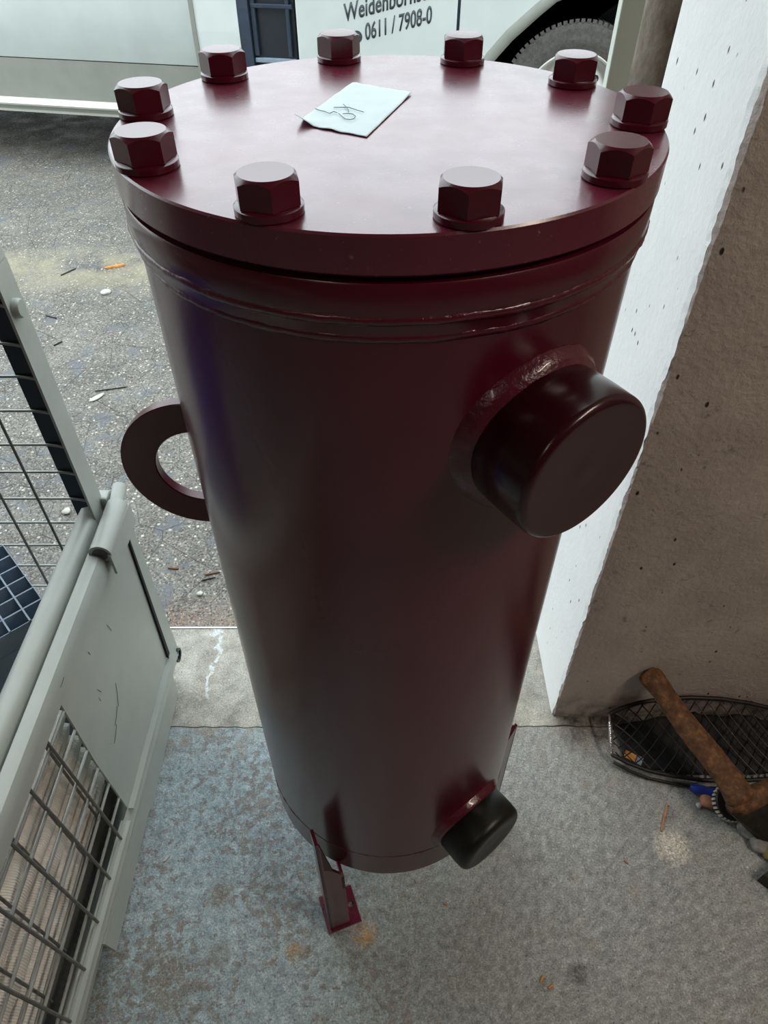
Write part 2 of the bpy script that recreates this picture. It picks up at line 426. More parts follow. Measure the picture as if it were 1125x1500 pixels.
for i in range(NZ+1):
    z = 1.75*i/NZ if i < NZ else WH
    a = arris(z); b = arris(z+7.3)
    foot = .0
    row = [(WX+.001+.25*abs(b), WY0+.006+a*.6), (WX+.004+.3*abs(a), WY0+.0008), (WX+.03, WY0), (3.0, WY0)]
    rows.append([bm.verts.new((x, y, z)) for x, y in row])
for i in range(NZ):
    for k in range(3): bm.faces.new((rows[i][k], rows[i][k+1], rows[i+1][k+1], rows[i+1][k]))
struct('wall_right', bm, 'face')
struct('wall_right_outside', B(WX+.0006, 3.0, WY1-.01, WY1, 0, WH), 'brown')
struct('wall_left', B(-3.2, -1.95, .80, 1.04, 0, WH), 'face')
struct('wall_above_opening', B(-1.95, WX, .80, 1.09, 2.75, WH), 'face')
struct('wall_side_left', B(-3.25, -3.2, -4.2, 1.04, 0, WH), 'concrete_in')
struct('wall_side_right', B(3.0, 3.05, -4.2, 1.09, 0, WH), 'concrete_in')
struct('wall_back', B(-3.2, 3.0, -4.25, -4.2, 0, WH), 'concrete_in')
struct('ceiling', B(-3.25, 3.05, -4.25, 1.09, WH, WH+.1), 'concrete_in')
for (x, y, lab) in ((1.75, -.5, 'added unseen fill lamp under the ceiling behind the red tank, nearer the right wall'), (-1.2, -1.6, 'added unseen fill lamp above the mesh box, further back')):
    th = thing('added_fill_lamp', lab, 'lamp', (x, y, 3.0))  # housings for the added fill lights, out of view
    link('added_lamp_housing', B(-.08, .08, -.68, .68, .01, .1, bev=.01), 'lampm', th)

# brown weathered post and white board just outside the opening
o = link('weathered_post', L([(0, 0), (.052, 0), (.050, .3), (.053, 1.2), (.050, 2.4), (0, 2.4)], 40, jitter=lambda a, r, z: (.0025*mnoise.noise(Vector((cos(a)*2, sin(a)*2, z*6))), 0)), 'brown', smooth=True, auto=50)
o.location = (.440, 1.25, 0); tag(o, 'round brown weathered post standing against the outer edge of the white wall reveal', 'post')
o = link('white_board', B(-.07, .07, -.012, .012, 0, 2.2, bev=.002), 'board'); o.location = (.462, 1.41, 0)
tag(o, 'upright white painted board between the van wheel and the brown post', 'board')

# ------------------------------------------------------------------ the red tank
AXx, AXy = .0038, .586
ZT = 1.2964
tank = thing('pressure_tank', 'tall dark red painted steel pressure tank standing on three angle legs in the doorway', 'tank', (AXx, AXy, 0))
RB = .2005
link('body', L([(0, .250), (RB-.002, .250), (RB, .252), (RB, .3245), (RB-.0012, .3255), (RB-.0012, .3265), (RB, .3275), (RB, 1.225), (0, 1.225)], 160), 'red', tank, True, 35)
link('flange_ring', L([(0, 1.228), (.2015, 1.228), (.2030, 1.240), (.2046, 1.243), (.2046, 1.265), (.2036, 1.2665), (0, 1.2665)], 160), 'red', tank, True, 35)
def bead(R0, z, r, name='weld_seam', seg=260, amp=.0009, mt='weld', parent=tank):
    prof = [(R0-.004, z-r*1.6), (R0+.0002, z-r*1.5), (R0+r*.6, z-r*.6), (R0+r*.7, z+r*.4), (R0+.0002, z+r*1.5), (R0-.004, z+r*1.6)]
    j = lambda a, rr, zz: (amp*mnoise.noise(Vector((cos(a)*26, sin(a)*26, zz*300))) if rr > R0 else 0, .0012*mnoise.noise(Vector((cos(a)*5, sin(a)*5, 2))))
    return link(name, L(prof, seg, jitter=j), mt, parent, True)
bead(.2008, 1.2285, .0022)
bead(.2040, 1.2425, .0022)
bead(RB, .3265, .0007)
link('gasket', L([(0, 1.2665), (.1985, 1.2665), (.1985, 1.271), (0, 1.271)], 96), 'dark', tank, True, 35)
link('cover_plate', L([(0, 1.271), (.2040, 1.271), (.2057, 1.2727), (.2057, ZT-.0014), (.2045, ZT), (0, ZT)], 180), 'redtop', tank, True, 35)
# bolts with their washers
def hex_head(rc=.0200, h=.0165, seg=72):
    bm = bmesh.new(); af = rc*cos(PI/6); tops = []; mids = []; bots = []; inn = []
    for k in range(seg):
        a = 2*PI*k/seg; m_ = (a % (PI/3)) - PI/6
        rho = af/cos(m_)
        zt = h - max(0, (rho-af*.97))*.85
        tops.append(bm.verts.new((af*.93*cos(a), af*.93*sin(a), h)))
        mids.append(bm.verts.new((rho*cos(a), rho*sin(a), zt-.0006)))
        bots.append(bm.verts.new((rho*cos(a), rho*sin(a), .0)))
    for k in range(seg):
        k2 = (k+1) % seg
        bm.faces.new((tops[k], tops[k2], mids[k2], mids[k])); bm.faces.new((mids[k], mids[k2], bots[k2], bots[k]))
    c_ = bm.verts.new((0, 0, h-.0004))
    for k in range(seg): bm.faces.new((tops[k], tops[(k+1) % seg], c_))
    bm.faces.new(bots[::-1]); return bm
proto = None
twist = [5, 12, 28, 20, 35, 40, 22, 44, 18, 26]
for i in range(10):
    a = R(-49.96+36*i)
    if proto is None:
        hd = link('bolt', hex_head(), 'red', tank, True, 22)
        ws = link('washer', L([(0, -.0058), (.0196, -.0058), (.0205, -.0050), (.0205, -.0012), (.0190, -.0002), (0, -.0002)], 48), 'red', hd, True, 35)
        proto = (hd, ws)
    else:
        hd = proto[0].copy(); COL.objects.link(hd); hd.parent = tank
        ws = proto[1].copy(); COL.objects.link(ws); ws.parent = hd
    hd.location = (.187*sin(a), .187*cos(a), ZT+.0059); hd.rotation_euler = (0, 0, R(twist[i]))
# lifting ring at the left, a flat annulus standing in a vertical plane
bm = bmesh.new(); seg = 72; rg = []
cx, cz, ro, ri, th_ = -.207, .948, .0865, .0490, .0065
for k in range(seg):
    a = 2*PI*k/seg
    q = []
    for (rr, yy) in ((ro-.001, -th_), (ro, -th_+.001), (ro, th_-.001), (ro-.001, th_), (ri+.001, th_), (ri, th_-.001), (ri, -th_+.001), (ri+.001, -th_)):
        q.append(bm.verts.new((cx+rr*cos(a), yy, cz+rr*sin(a))))
    rg.append(q)
for k in range(seg):
    a, b = rg[k], rg[(k+1) % seg]
    # keep only what stands outside the shell
    if (a[0].co.x+b[0].co.x)/2 > -.190 and (a[4].co.x+b[4].co.x)/2 > -.190: continue
    for j in range(8): bm.faces.new((a[j], a[(j+1) % 8], b[(j+1) % 8], b[j]))
lr = link('lifting_ring', bm, 'red', tank, True, 30); lr.location = (0, .004, 0)
for s_, zz in ((1, cz+.068), (-1, cz-.068)):
    bmw = rock(.013, 3+s_, .9, 3, .5)
    w_ = link('weld_seam', bmw, 'weld', lr, True); w_.location = (-.2005, 0, zz)
    w_.scale = (.55, .85, 1.15)

# nozzles: stub, weld collar, cap
def nozzle(az, z, rn, rend, rcol, capmat, round_, name_label, dent, r0=.222):
    a = R(az)
    mt = Matrix.Translation((0, 0, z)) @ Matrix.Rotation(PI+a-PI/2, 4, 'Z') @ Matrix.Rotation(PI/2, 4, 'Y')
    # local z of the lathe points outward from the tank axis: build in local frame, then aim
    d = Vector((sin(a), -cos(a), 0)); q = d.to_track_quat('Z', 'Y').to_matrix().to_4x4()
    mt = Matrix.Translation((0, 0, z)) @ q
    nz = link('nozzle', L([(0, .15), (rn-.004, .15), (rn-.004, rend-.02), (0, rend-.02)], 64, mtx=mt), 'red', tank, True, 35)
    # collar follows the saddle of shell and pipe
    bm = bmesh.new(); rings = []
    for k in range(96):
        an = 2*PI*k/96; u, v = cos(an), sin(an)
        ring = []
        wob = .0012*mnoise.noise(Vector((u*9, v*9, az)))
        for (rr, off) in ((rcol, -.003), (rcol-.001+wob, .0015), (rcol-.005, .006+wob), ((rcol+rn)/2-.001, .0085), (rn-.003, .011+wob), (rn-.004, .012)):
            # horizontal tangent extent decides the depth of the saddle
            p = mt @ Vector((rr*u, rr*v, 0)); tx = p.x*cos(a)+p.y*sin(a)
            base = math.sqrt(max(0, RB*RB - tx*tx))
            ring.append(bm.verts.new(mt @ Vector((rr*u, rr*v, base+off))))
        rings.append(ring)
    for k in range(96):
        A, Bq = rings[k], rings[(k+1) % 96]
        for j in range(5): bm.faces.new((A[j], A[j+1], Bq[j+1], Bq[j]))
    link('weld_collar', bm, 'weld', nz, True)
    e = rend
    prof = [(rn-.002, r0-.02), (rn, r0-.019), (rn+.0005, (r0+e)/2)]
    for k in range(7):
        b = k/6*PI/2; prof.append((rn-round_+round_*cos(b), e-round_+round_*sin(b)))
    prof += [(rn-round_*1.5, e-.0004), (rn*.55, e-dent*.4), (rn*.35, e-dent), (rn*.12, e-dent*.8), (0, e-dent*.7)]
    cp = link('end_cap', L(prof, 80, mtx=mt), capmat, nz, True)
    cp['label'] = name_label
    return nz
nozzle(33.4, 1.128, .061, .2565, .072, 'redcap', .006, 'glossy dark red end cap on the upper nozzle', .0025, r0=.212)
nozzle(39.0, .370, .0595, .252, .068, 'blackcap', .012, 'black plastic end cap on the lower nozzle', .003, r0=.210)

# legs: angle iron with a foot plate; leg frame x tangential, y outward
def leg(azdeg, yaw, zt=.425):
    fx, fy = -.099-AXx, .366-AXy      # outer left corner of the near leg, before turning
    rot = Matrix.Rotation(R(azdeg), 4, 'Z')
    k_ = 1 if azdeg == 0 else .955
    base = rot @ Matrix.Translation((fx*k_, fy*k_, 0)) @ Matrix.Rotation(R(yaw), 4, 'Z')
    bm = bmesh.new()
    prism(bm, [(0, .006), (.0365, .006), (.0365, .262), (.020, .300), (.0065, .318), (.0065, zt-.01), (0, zt)], 0, .005, 'xz')
    prism(bm, [(0, .006), (.040, .006), (.034, .25), (.034, zt-.025), (.0, zt)], 0, .005, 'yz')
    bmesh.ops.transform(bm, matrix=base, verts=bm.verts)
    lg = link('leg', bm, 'red', tank)
    bm = bmesh.new(); prism(bm, [(0, .205), (.040, .248), (.040, .262), (0, .262)], .0315, .0365, 'yz')
    bmesh.ops.transform(bm, matrix=base, verts=bm.verts); link('gusset', bm, 'red', lg)
    # foot plate with a bolt hole
    bm = bmesh.new(); n = 24; ol = []; hl = []
    x0, x1, y0, y1 = -.006, .058, -.004, .062; hx, hy, hr = .048, .030, .0055
    for k in range(n):
        a = 2*PI*(k+.5)/n; c_, s_ = cos(a), sin(a)
        hl.append((hx+hr*c_, hy+hr*s_))
        tx = ((x1-hx)/c_ if c_ > 0 else (x0-hx)/c_) if abs(c_) > 1e-6 else 9
        ty = ((y1-hy)/s_ if s_ > 0 else (y0-hy)/s_) if abs(s_) > 1e-6 else 9
        tt = min(tx, ty); ol.append((hx+tt*c_, hy+tt*s_))
    V = lambda p, z: bm.verts.new((p[0], p[1], z))
    ot, ob, ht, hb = [V(p, .006) for p in ol], [V(p, 0) for p in ol], [V(p, .006) for p in hl], [V(p, 0) for p in hl]
    for k in range(n):
        j = (k+1) % n
        for A, Bq in ((ot, ht), (ob, hb), (ot, ob), (ht, hb)): bm.faces.new((A[k], A[j], Bq[j], Bq[k]))
    # square the corners
    for lst in (ot, ob):
        for cxn, cyn in ((x0, y0), (x1, y0), (x0, y1), (x1, y1)):
            v = min(lst, key=lambda v: (v.co.x-cxn)**2+(v.co.y-cyn)**2); v.co.x, v.co.y = cxn, cyn
    bmesh.ops.transform(bm, matrix=base, verts=bm.verts)
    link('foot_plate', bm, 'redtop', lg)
leg(0, 20); leg(120, 20, .325); leg(240, 20, .325)

# ------------------------------------------------------------------ paper note on the cover
zc = ZT
A_, B_, C_, D_ = Vector((-.0657, .5762)), Vector((-.0261, .6892)), Vector((.0237, .6554)), Vector((-.0119, .5445))
bm = bmesh.new(); N1, N2 = 44, 30; g = []
for i in range(N1+1):
    u = i/N1; row = []
    for j in range(N2+1):
        v = j/N2
        tear0 = .012*mnoise.noise(Vector((v*9, 1, 0)))+.010*(((v*13) % 1)-.5)*(1 if v < .5 else .2)
        tear1 = .012*mnoise.noise(Vector((v*7, 8, 0)))
        uu = u*(1+tear0+tear1)-tear1*(1-u)
        p = (A_*(1-v)+D_*v)*(1-uu)+(B_*(1-v)+C_*v)*uu
        z = .0006+.0009*abs(mnoise.noise(Vector((u*4, v*3, 2))))+.006*max(0, 1-u*9)*max(0, 1-v*4)+.0022*max(0, u-.86)/.14*max(0, v-.6)
        row.append(bm.verts.new((p.x, p.y, zc+z)))
    g.append(row)
for i in range(N1):
    for j in range(N2): bm.faces.new((g[i][j], g[i+1][j], g[i+1][j+1], g[i][j+1]))
note = link('paper_note', bm, 'paper', None, True)
sol = note.modifiers.new('thickness', 'SOLIDIFY'); sol.thickness = .00025; sol.offset = 1
tag(note, 'torn pale blue paper slip with a pencil scribble, lying on the red tank cover', 'note')
bm = bmesh.new()
# pencil loop and strokes: read off as a loose letter-like scribble
def pw(s_, t_): # s along the long side of the slip, t across
    p = (A_*(1-t_)+D_*t_)*(1-s_)+(B_*(1-t_)+C_*t_)*s_; return (p.x, p.y, zc+.0024)
from mathutils import geometry
def zplane(u, v):   # a pixel on the slip turned into a point on the cover plane
    x = (u-562.5)/1022.3; y = (750-v)/1022.3; Pp = R(44.92)
    r = (x, cos(Pp)+y*sin(Pp), -sin(Pp)+y*cos(Pp)); k = (zc+.0022-HC)/r[2]
    return (r[0]*k, r[1]*k, zc+.0022)
loop = [(500, 160), (503, 157.5), (507, 154), (511, 158), (512, 163), (511.5, 167), (515, 166), (520, 168), (521.5, 172), (517, 175), (510, 175), (504, 173.5), (500, 170), (496, 166), (500, 165)]
loop2 = [(504, 152.5), (508, 156), (511, 160), (512, 164)]
loop3 = [(497, 166), (502, 170), (507, 174), (514, 175), (520, 173.5), (522, 170), (518, 167), (510, 166.2), (503, 166.5)]
loop4 = [(463, 159), (470, 161.5), (477, 163), (484, 166), (490, 163), (495, 165)]
loop5 = [(490, 157), (500, 157), (512, 157), (524, 161), (534, 164)]
for lp in (loop2, loop3, loop4, loop5): tube(bm, [zplane(*p) for p in lp], .00033, 5)
link('pencil_scribble', bm, 'pencil', note)

# ------------------------------------------------------------------ wire mesh pallet box at the left
box_t = thing('mesh_pallet_box', 'grey steel mesh pallet box with its front flap folded down, left of the tank', 'container', (-.503, .90, 0))
# local frame: box reaches towards -x (t negative) and towards -y (s = -y)
BL, BW, HT = 1.20, .82, .60
def bx(name, s0, s1, t0, t1, z0, z1, mt='boxpaint', bev=.0015, parent=box_t):
    return link(name, B(t0, t1, -s1, -s0, z0, z1, bev=bev), mt, parent)
def post(s, t, ss, ts, z1=1.045):
    bm = bmesh.new()
    box(bm, min(t, t+ts*.004), max(t, t+ts*.004), -max(s, s+ss*.046), -min(s, s+ss*.046), .0, z1)
    o = link('corner_post', bm, 'boxpaint', box_t)
    link('post_flange', B(min(t+ts*.0042, t+ts*.055), max(t+ts*.0042, t+ts*.055), -max(s, s+ss*.004), -min(s, s+ss*.004), .0, z1), 'vantrim', o)  # dark colour stands in for shade on the inward-facing flange
    return o
p1 = post(0, 0, 1, -1); post(BL, 0, -1, -1); post(0, -BW, 1, 1); post(BL, -BW, -1, 1)
rv = link('rivet', L([(0, 0), (.0135, 0), (.0135, .007), (.0115, .010), (0, .0105)], 28, mtx=Matrix.Rotation(PI/2, 4, 'Y')), 'boxpaint', p1, True, 35)
rv.location = (0, -.028, .985)
bx('deck', .0, BL, -BW, 0, .030, .055)
bx('top_rail', 0, .035, -BW, 0, 1.045, 1.075); bx('top_rail', BL-.035, BL, -BW, 0, 1.045, 1.075); bx('top_rail', 0, BL, -BW, -BW+.035, 1.045, 1.075)
bx('lower_rail', .005, .03, -BW, -.004, .055, .09)
# fixed half of the long side: rounded rail
prof = [(-.036, .565), (-.0365, .588), (-.030, .5975), (-.018, .601), (-.006, .5985), (-.0005, .590), (0, .565)]
bm = bmesh.new(); prism(bm, [(t_, z) for t_, z in prof], -(BL-.02), -.024, 'xz'); 
link('side_rail', bm, 'boxpaint', box_t, True, 60)
# hinge knuckle with pin
hg = link('hinge', T([(.029, -.012, .592), (.031, -.128, .592)], .0185, 28), 'boxpaint', box_t, True, 40)
link('hinge_pin', T([(.031, -.1285, .592), (.031, -.1300, .592)], .0125, 20), 'hose', hg, True, 40)
link('hinge_skirt', B(.044, .0485, -.130, -.005, .545, .592), 'boxpaint', hg)
link('hinge_pin', T([(.026, .026, .604), (.029, -.012, .598)], .0125, 20), 'boxpaint', hg, True, 40)
link('hinge_lug', B(-.012, .012, -.010, .016, .575, .606, bev=.004), 'boxpaint', hg)
# folded-down flap: all its members hang outside the fixed side
flap = link('flap_rail', None or (lambda b: (prism(b, [(.006, .560), (.006, .585), (.010, .591), (.021, .592), (.029, .589), (.0345, .580), (.0355, .570), (.0355, .550), (.006, .550)], -(BL-.03), -.100, 'xz'), b)[1])(bmesh.new()), 'boxpaint', box_t, True, 28)
link('flap_rail_end', B(.006, .036, -.102, -.0, .548, .572, bev=.003), 'boxpaint', flap)
# end member of the flap beside the dark slot
bm = bmesh.new(); prism(bm, [(-.024, .568), (-.045, .15), (.002, .098), (.006, .13), (.004, .568)], .0285, .0335, 'yz')
bmesh.ops.transform(bm, matrix=Matrix.Identity(4), verts=bm.verts); link('flap_end_strip', bm, 'boxpaint', flap)
bm = bmesh.new(); prism(bm, [(-.374, .558), (-.0265, .540), (-.044, .165), (-.374, .165), (-.379, .36)], .026, .0295, 'yz'); link('flap_sheet', bm, 'boxpaint', flap)
for (u0, v0, u1, v1) in [(156, 914, 163, 923), (169, 1000, 173, 1034), (171, 1034, 168, 1062), (170, 1060, 167, 1088), (142, 1009, 148, 1013), (93, 991, 88, 1006), (144, 1021, 147, 1026), (129, 954, 132, 958)]:
    pts_ = []
    for (u, v) in ((u0, v0), ((u0+u1)/2+.6, (v0+v1)/2), (u1, v1)):
        x_ = (u-562.5)/1022.3; y_ = (750-v)/1022.3; Pp = R(44.92); d_ = Vector((x_, cos(Pp)+y_*sin(Pp), -sin(Pp)+y_*cos(Pp)))
        p_ = d_*((-.503+(.0364 if u < 100 else .0302))/x_); pts_.append((p_.x+.503, p_.y-.90, p_.z+HC))
    link('scratch', T(pts_, .0004, 4), 'vantrim', flap)
bm = bmesh.new(); prism(bm, [(-.0265, .540), (-.048, .165), (-.037, .165), (-.0215, .540)], .0296, .0340, 'yz'); link('slot', bm, 'dark', flap)  # dark bar standing in for the shade in the slot
# bottom rail, slightly bent, and its open tube end
fb = link('flap_bottom_rail', T([(.030, -.012, .125), (.030, -.30, .138), (.030, -.70, .160), (.030, -BL+.03, .185)], .0225, 4, sq=(.42, 1.25)), 'boxpaint', box_t)
bm = bmesh.new(); prism(bm, [(-.036, .158), (-.375, .168), (-.375, .163), (-.036, .153)], .026, .041, 'yz'); link('rail_lip', bm, 'boxpaint', fb)
bm = bmesh.new(); prism(bm, [(-.395, .163), (-BL+.03, .213), (-BL+.03, .208), (-.395, .158)], .022, .040, 'yz'); link('rail_lip', bm, 'boxpaint', fb)
link('tube_end', L([(.0115, .0), (.0165, .0), (.0165, .016), (.0115, .016)], 28, mtx=Matrix.Translation((.0225, -.008, .114)) @ Matrix.Rotation(PI/2, 4, 'Y'), closed=True), 'vantrim', fb, True, 40)
link('tube_bore', L([(0, .008), (.0116, .008)], 24, mtx=Matrix.Translation((.0225, -.008, .114)) @ Matrix.Rotation(PI/2, 4, 'Y')), 'dark', fb)  # dark disc, the shade inside the tube put into its colour
# feet and skid plates
bm = bmesh.new(); prism(bm, [(-.03, .10), (-.045, .005), (-.300, .0), (-.325, .018), (-.330, .10)], .016, .020, 'yz'); link('foot', bm, 'boxpaint', box_t)
bm = bmesh.new(); prism(bm, [(-.320, .112), (-.326, .045), (-.575, .045), (-.580, .112)], .024, .030, 'yz'); link('skid_plate', bm, 'boxpaint', box_t)
bm = bmesh.new(); prism(bm, [(-.95, .10), (-.95, .0), (-1.19, .0), (-1.19, .10)], .016, .020, 'yz'); link('foot', bm, 'boxpaint', box_t)
for (s_, t_) in ((.02, -.78), (1.10, -.78)): bx('foot', s_, s_+.09, t_-.02, t_+.04, 0, .10)
# mesh panels, every wire a piece
def wires(parent, name, lst, mt, r=.0021):
    protos = {}
    for (a, b) in lst:
        a, b = Vector(a), Vector(b); ln = round((b-a).length, 3)
        d = (b-a).normalized()
        if ln not in protos:
            o = link(name, T([(0, 0, 0), (0, 0, ln)], r, 7), mt, parent, True, 50); protos[ln] = o
        else:
            o = protos[ln].copy(); COL.objects.link(o)
        o.parent = parent; o.rotation_mode = 'QUATERNION'
        o.location = a; o.rotation_quaternion = d.to_track_quat('Z', 'Y')
# outer flap
lw = []
s_ = .432-.0675*0
k = 0
while .432+.0675*k < BL-.05:
    ss = .432+.0675*k; lw.append(((.0315, -ss-.004, .548), (.0315, -ss+.004, .150+.03*(ss-.4)/.4))); k += 1
wires(flap, 'wire', lw, 'wiredark', .0026)
wires(flap, 'wire', [((.027, -.372, z), (.027, -BL+.03, z+.012)) for z in (.215, .277, .340, .402, .465, .52)], 'wire', .0026)
# inner fixed half
wires(box_t, 'wire', [((-.012, -(.40+.0675*k), .566), (-.012, -(.40+.0675*k), .165)) for k in range(12)], 'wiredark', .0024)
wires(box_t, 'wire', [((-.0165, -.34, z), (-.0165, -BL+.03, z)) for z in (.19, .25, .31, .375, .44, .50)], 'wire', .0024)
# far end panel behind, horizontals bend in where they meet the post
for z in (.98, .917, .86, .796, .727, .667, .604, .543, .482, .423, .36, .30, .24, .185):
    bm = T([(-.0045, -.010, z-.004), (-.018, -.010, z-.004), (-.035, -.008, z-.001), (-.05, -.006, z), (-BW+.005, -.006, z)], .0024, 8)
    link('wire', bm, 'wire', box_t, True)
wires(box_t, 'wire', [((-.107-.0625*k, -.012, .16), (-.107-.0625*k, -.012, 1.045)) for k in range(11)], 'wiredark', .0024)

# ------------------------------------------------------------------ what lies in the box
BXo = Vector((-.503, .90, 0))
def bag(zb, h, s0, s1, t1, seed):
    bm = bmesh.new(); ns, nc = 60, 22; rings = []
    for i in range(ns+1):
        s = s0+(s1-s0)*i/ns; ring = []
        dt = .010*mnoise.noise(Vector((s*6, seed, 0))); dz = .004*mnoise.noise(Vector((s*9, seed, 4)))
        w = .135; hh = h*.5*(1+.12*mnoise.noise(Vector((s*8, seed, 9))))
        end = min(1, min(i, ns-i)/2+.35)
        for k in range(nc):
            a = 2*PI*k/nc; ca, sa = cos(a), sin(a)
            px = (abs(ca)**.25)*(1 if ca > 0 else -1)*w*.5; pz = (abs(sa)**.6)*(1 if sa > 0 else -1)*hh*end
            cr = .0035*mnoise.noise(Vector((s*11, a*2, seed)))
            ring.append(bm.verts.new((t1-w*.5+px+dt*(1 if ca > 0 else 0)-abs(dt)-.004+cr-.0035, -s, zb+h/2+pz+dz*0)))
        rings.append(ring)
    for i in range(ns):
        for k in range(nc): bm.faces.new((rings[i][k], rings[i][(k+1) % nc], rings[i+1][(k+1) % nc], rings[i+1][k]))
    bm.faces.new(rings[0][::-1]); bm.faces.new(rings[-1])
    o = link('folded_canvas', bm, 'canvas', None, True); o.location = BXo
    return o
names = ['bottom', 'second from bottom', 'middle lower', 'middle upper', 'second from top', 'topmost']
zz = .128
hs_ = [.046, .050, .052, .042, .048, .040]
for k, h in enumerate(hs_):
    o = bag(zz, h*.93, .30, 1.15, -.026-.003*(k % 2), k*3.1); zz += h
    tag(o, 'cream folded canvas behind the box mesh, %s layer of the stack' % names[k], 'cloth', 'folded canvases stacked in the mesh box')
o = link('support_board', B(-.17, -.035, -1.15, -.30, .0565, .0640), 'woodplank'); o.location = BXo; tag(o, 'dark board lying in the mesh box under the canvas stack', 'board')
bm = bmesh.new(); pr_ = []
n = 150
tube(bm, [(-.052, -.30-.85*i/(n*1.0), .0935) for i in range(n+1)], [.024 if i % 2 else .0285 for i in range(n+1)], 12)
o = link('corrugated_hose', bm, 'hose', None, True); o.location = BXo; tag(o, 'dark corrugated hose lying along the foot of the canvas stack', 'hose')
bm = bmesh.new(); box(bm, -.165, -.085, -1.15, -.30, .0645, .122)
o = link('flat_pad', bm, 'hose'); o.location = BXo; tag(o, 'dark flat pad under the canvas stack, behind the corrugated hose', 'pad')
zt_ = zz
o = link('brown_board', B(-.16, -.055, -1.12, -.32, zt_+.001, zt_+.016, bev=.002), 'woodplank'); o.location = BXo; tag(o, 'brown board resting on top of the canvas stack', 'board')
o = link('plastic_strip', B(-.105, -.078, -1.12, -.32, zt_+.0165, zt_+.034, bev=.003), 'cratep'); o.location = BXo; tag(o, 'narrow blue grey plastic strip lying on the brown board in the mesh box', 'strip')

# crate standing on its end, ribbed face up
def crate(P, ang, W_, D_c, z0, z1, mt, label, name='plastic_crate'):
    th = thing(name, label, 'crate', (BXo.x+P[1], BXo.y-P[0], z0), ang)
    H_ = z1-z0
    bm = bmesh.new()
    box(bm, 0, W_, -D_c, 0, 0, H_-.045, bev=.003); link('body', bm, mt, th)
    nx = max(3, round(W_/.036)); ny = 3
    cell = W_/nx
    for i in range(nx+1): link('rib', B(i*cell-.0015 if i else 0, i*cell+.0015 if i < nx else W_, -ny*cell, 0, H_-.0449, H_-.002), mt, th)
    for j in range(ny+1): link('rib', B(0, W_, -j*cell-.0015, -j*cell+.0015 if j else 0, H_-.0449, H_), mt, th)
    for j in (5.4,): link('rib', B(0, W_, -j*cell-.003, -j*cell, H_-.0449, H_-.01), mt, th)
    for i in range(0, nx+1, 2): link('rib', B(max(0, i*cell-.0015), min(W_, i*cell+.0015), -D_c, -ny*cell-.002, H_-.0449, H_-.012), mt, th)
    return th
# edge direction in world: from (x=-.725) towards the rail
crate((.020, -.208), R(-47.5+0), .205, .29, .0565, .50, 'cratep', 'blue grey ribbed plastic crate standing on end inside the mesh box')
crate((.03, -.76), 0, .31, .42, .0565, .66, 'bluep', 'saturated blue plastic crate, unseen, added for the blue reflection on the tank, far left corner of the mesh box')  # out of view, added so the tank shell reflects blue

# ------------------------------------------------------------------ vans in the yard
van = thing('white_van', 'white van at the upper left with a darker grey lower side and cream sill', 'van', (-1.5, 4.3, 0), math.atan(-.2))
def ext(prof, x0, x1, name, mt, parent, sm=None):
    bm = bmesh.new()
    a = [bm.verts.new((x0, y, z)) for y, z in prof]; b = [bm.verts.new((x1, y, z)) for y, z in prof]
    n = len(prof); fa = bm.faces.new(a); fb = bm.faces.new(b[::-1])
    for i in range(n): bm.faces.new((a[i], b[i], b[(i+1) % n], a[(i+1) % n]))
    bmesh.ops.triangulate(bm, faces=[fa, fb], ngon_method='EAR_CLIP')
    return link(name, bm, mt, parent, sm is not None, sm)
ext([(0, .545), (-.010, .60), (-.018, .70), (-.012, .85), (.02, 1.1), (.08, 1.6), (.22, 1.95), (1.6, 1.95), (1.6, .545)], -3.2, .572, 'body_panel', 'vanw2', van, 30)
ext([(.004, .350), (.0, .540), (1.6, .540), (1.6, .350)], -3.2, .572, 'lower_panel', 'vang', van)
ext([(-.022, .336), (-.030, .326), (-.024, .316), (.02, .316), (.02, .3495), (-.004, .3495)], -3.2, .572, 'sill_strip', 'vancream', van)
ext([(-.006, .292), (-.006, .3155), (1.6, .3155), (1.6, .28), (.3, .28)], -3.2, .572, 'sill', 'vang', van)
ext([(.004, .276), (.0, .2915), (.3, .2795), (.3, .276)], -3.2, .572, 'sill_flange', 'vancream', van)
ext([(-.006, .33), (-.012, .7), (.0, 1.1), (.06, 1.9), (.8, 1.9), (.8, .33)], .581, .805, 'corner_pillar', 'vanw', van)
ext([(-.016, .5), (-.020, .7), (-.006, 1.1), (.03, 1.1), (.03, .5)], .560, .581, 'door_seam', 'vang', van)
ext([(.0, .33), (-.01, .8), (.05, 1.8), (.14, 1.8), (.14, .33)], .806, .862, 'door_seal', 'vanblack', van)
link('underbody_shade_box', B(-3.2, .5, .55, 1.55, .14, .279), 'dark', van)  # dark box added under the van to deepen its shadow
dr = ext([(.03, .33), (.03, 1.2), (.08, 1.8), (.12, 1.8), (.12, .33)], .8625, 1.082, 'rear_trim', 'vantrim', van)
link('trim_frame', B(.866, .890, .010, .0295, .60, 1.2, bev=.003), 'vanblack', dr)
link('trim_frame', B(1.045, 1.062, .010, .0295, .60, 1.2, bev=.003), 'vanblack', dr)
link('trim_frame', B(.866, 1.080, .008, .0295, .572, .592, bev=.003), 'cratep', dr)
link('trim_frame', B(.866, 1.080, .008, .0295, .800, .818, bev=.003), 'vanblack', dr)
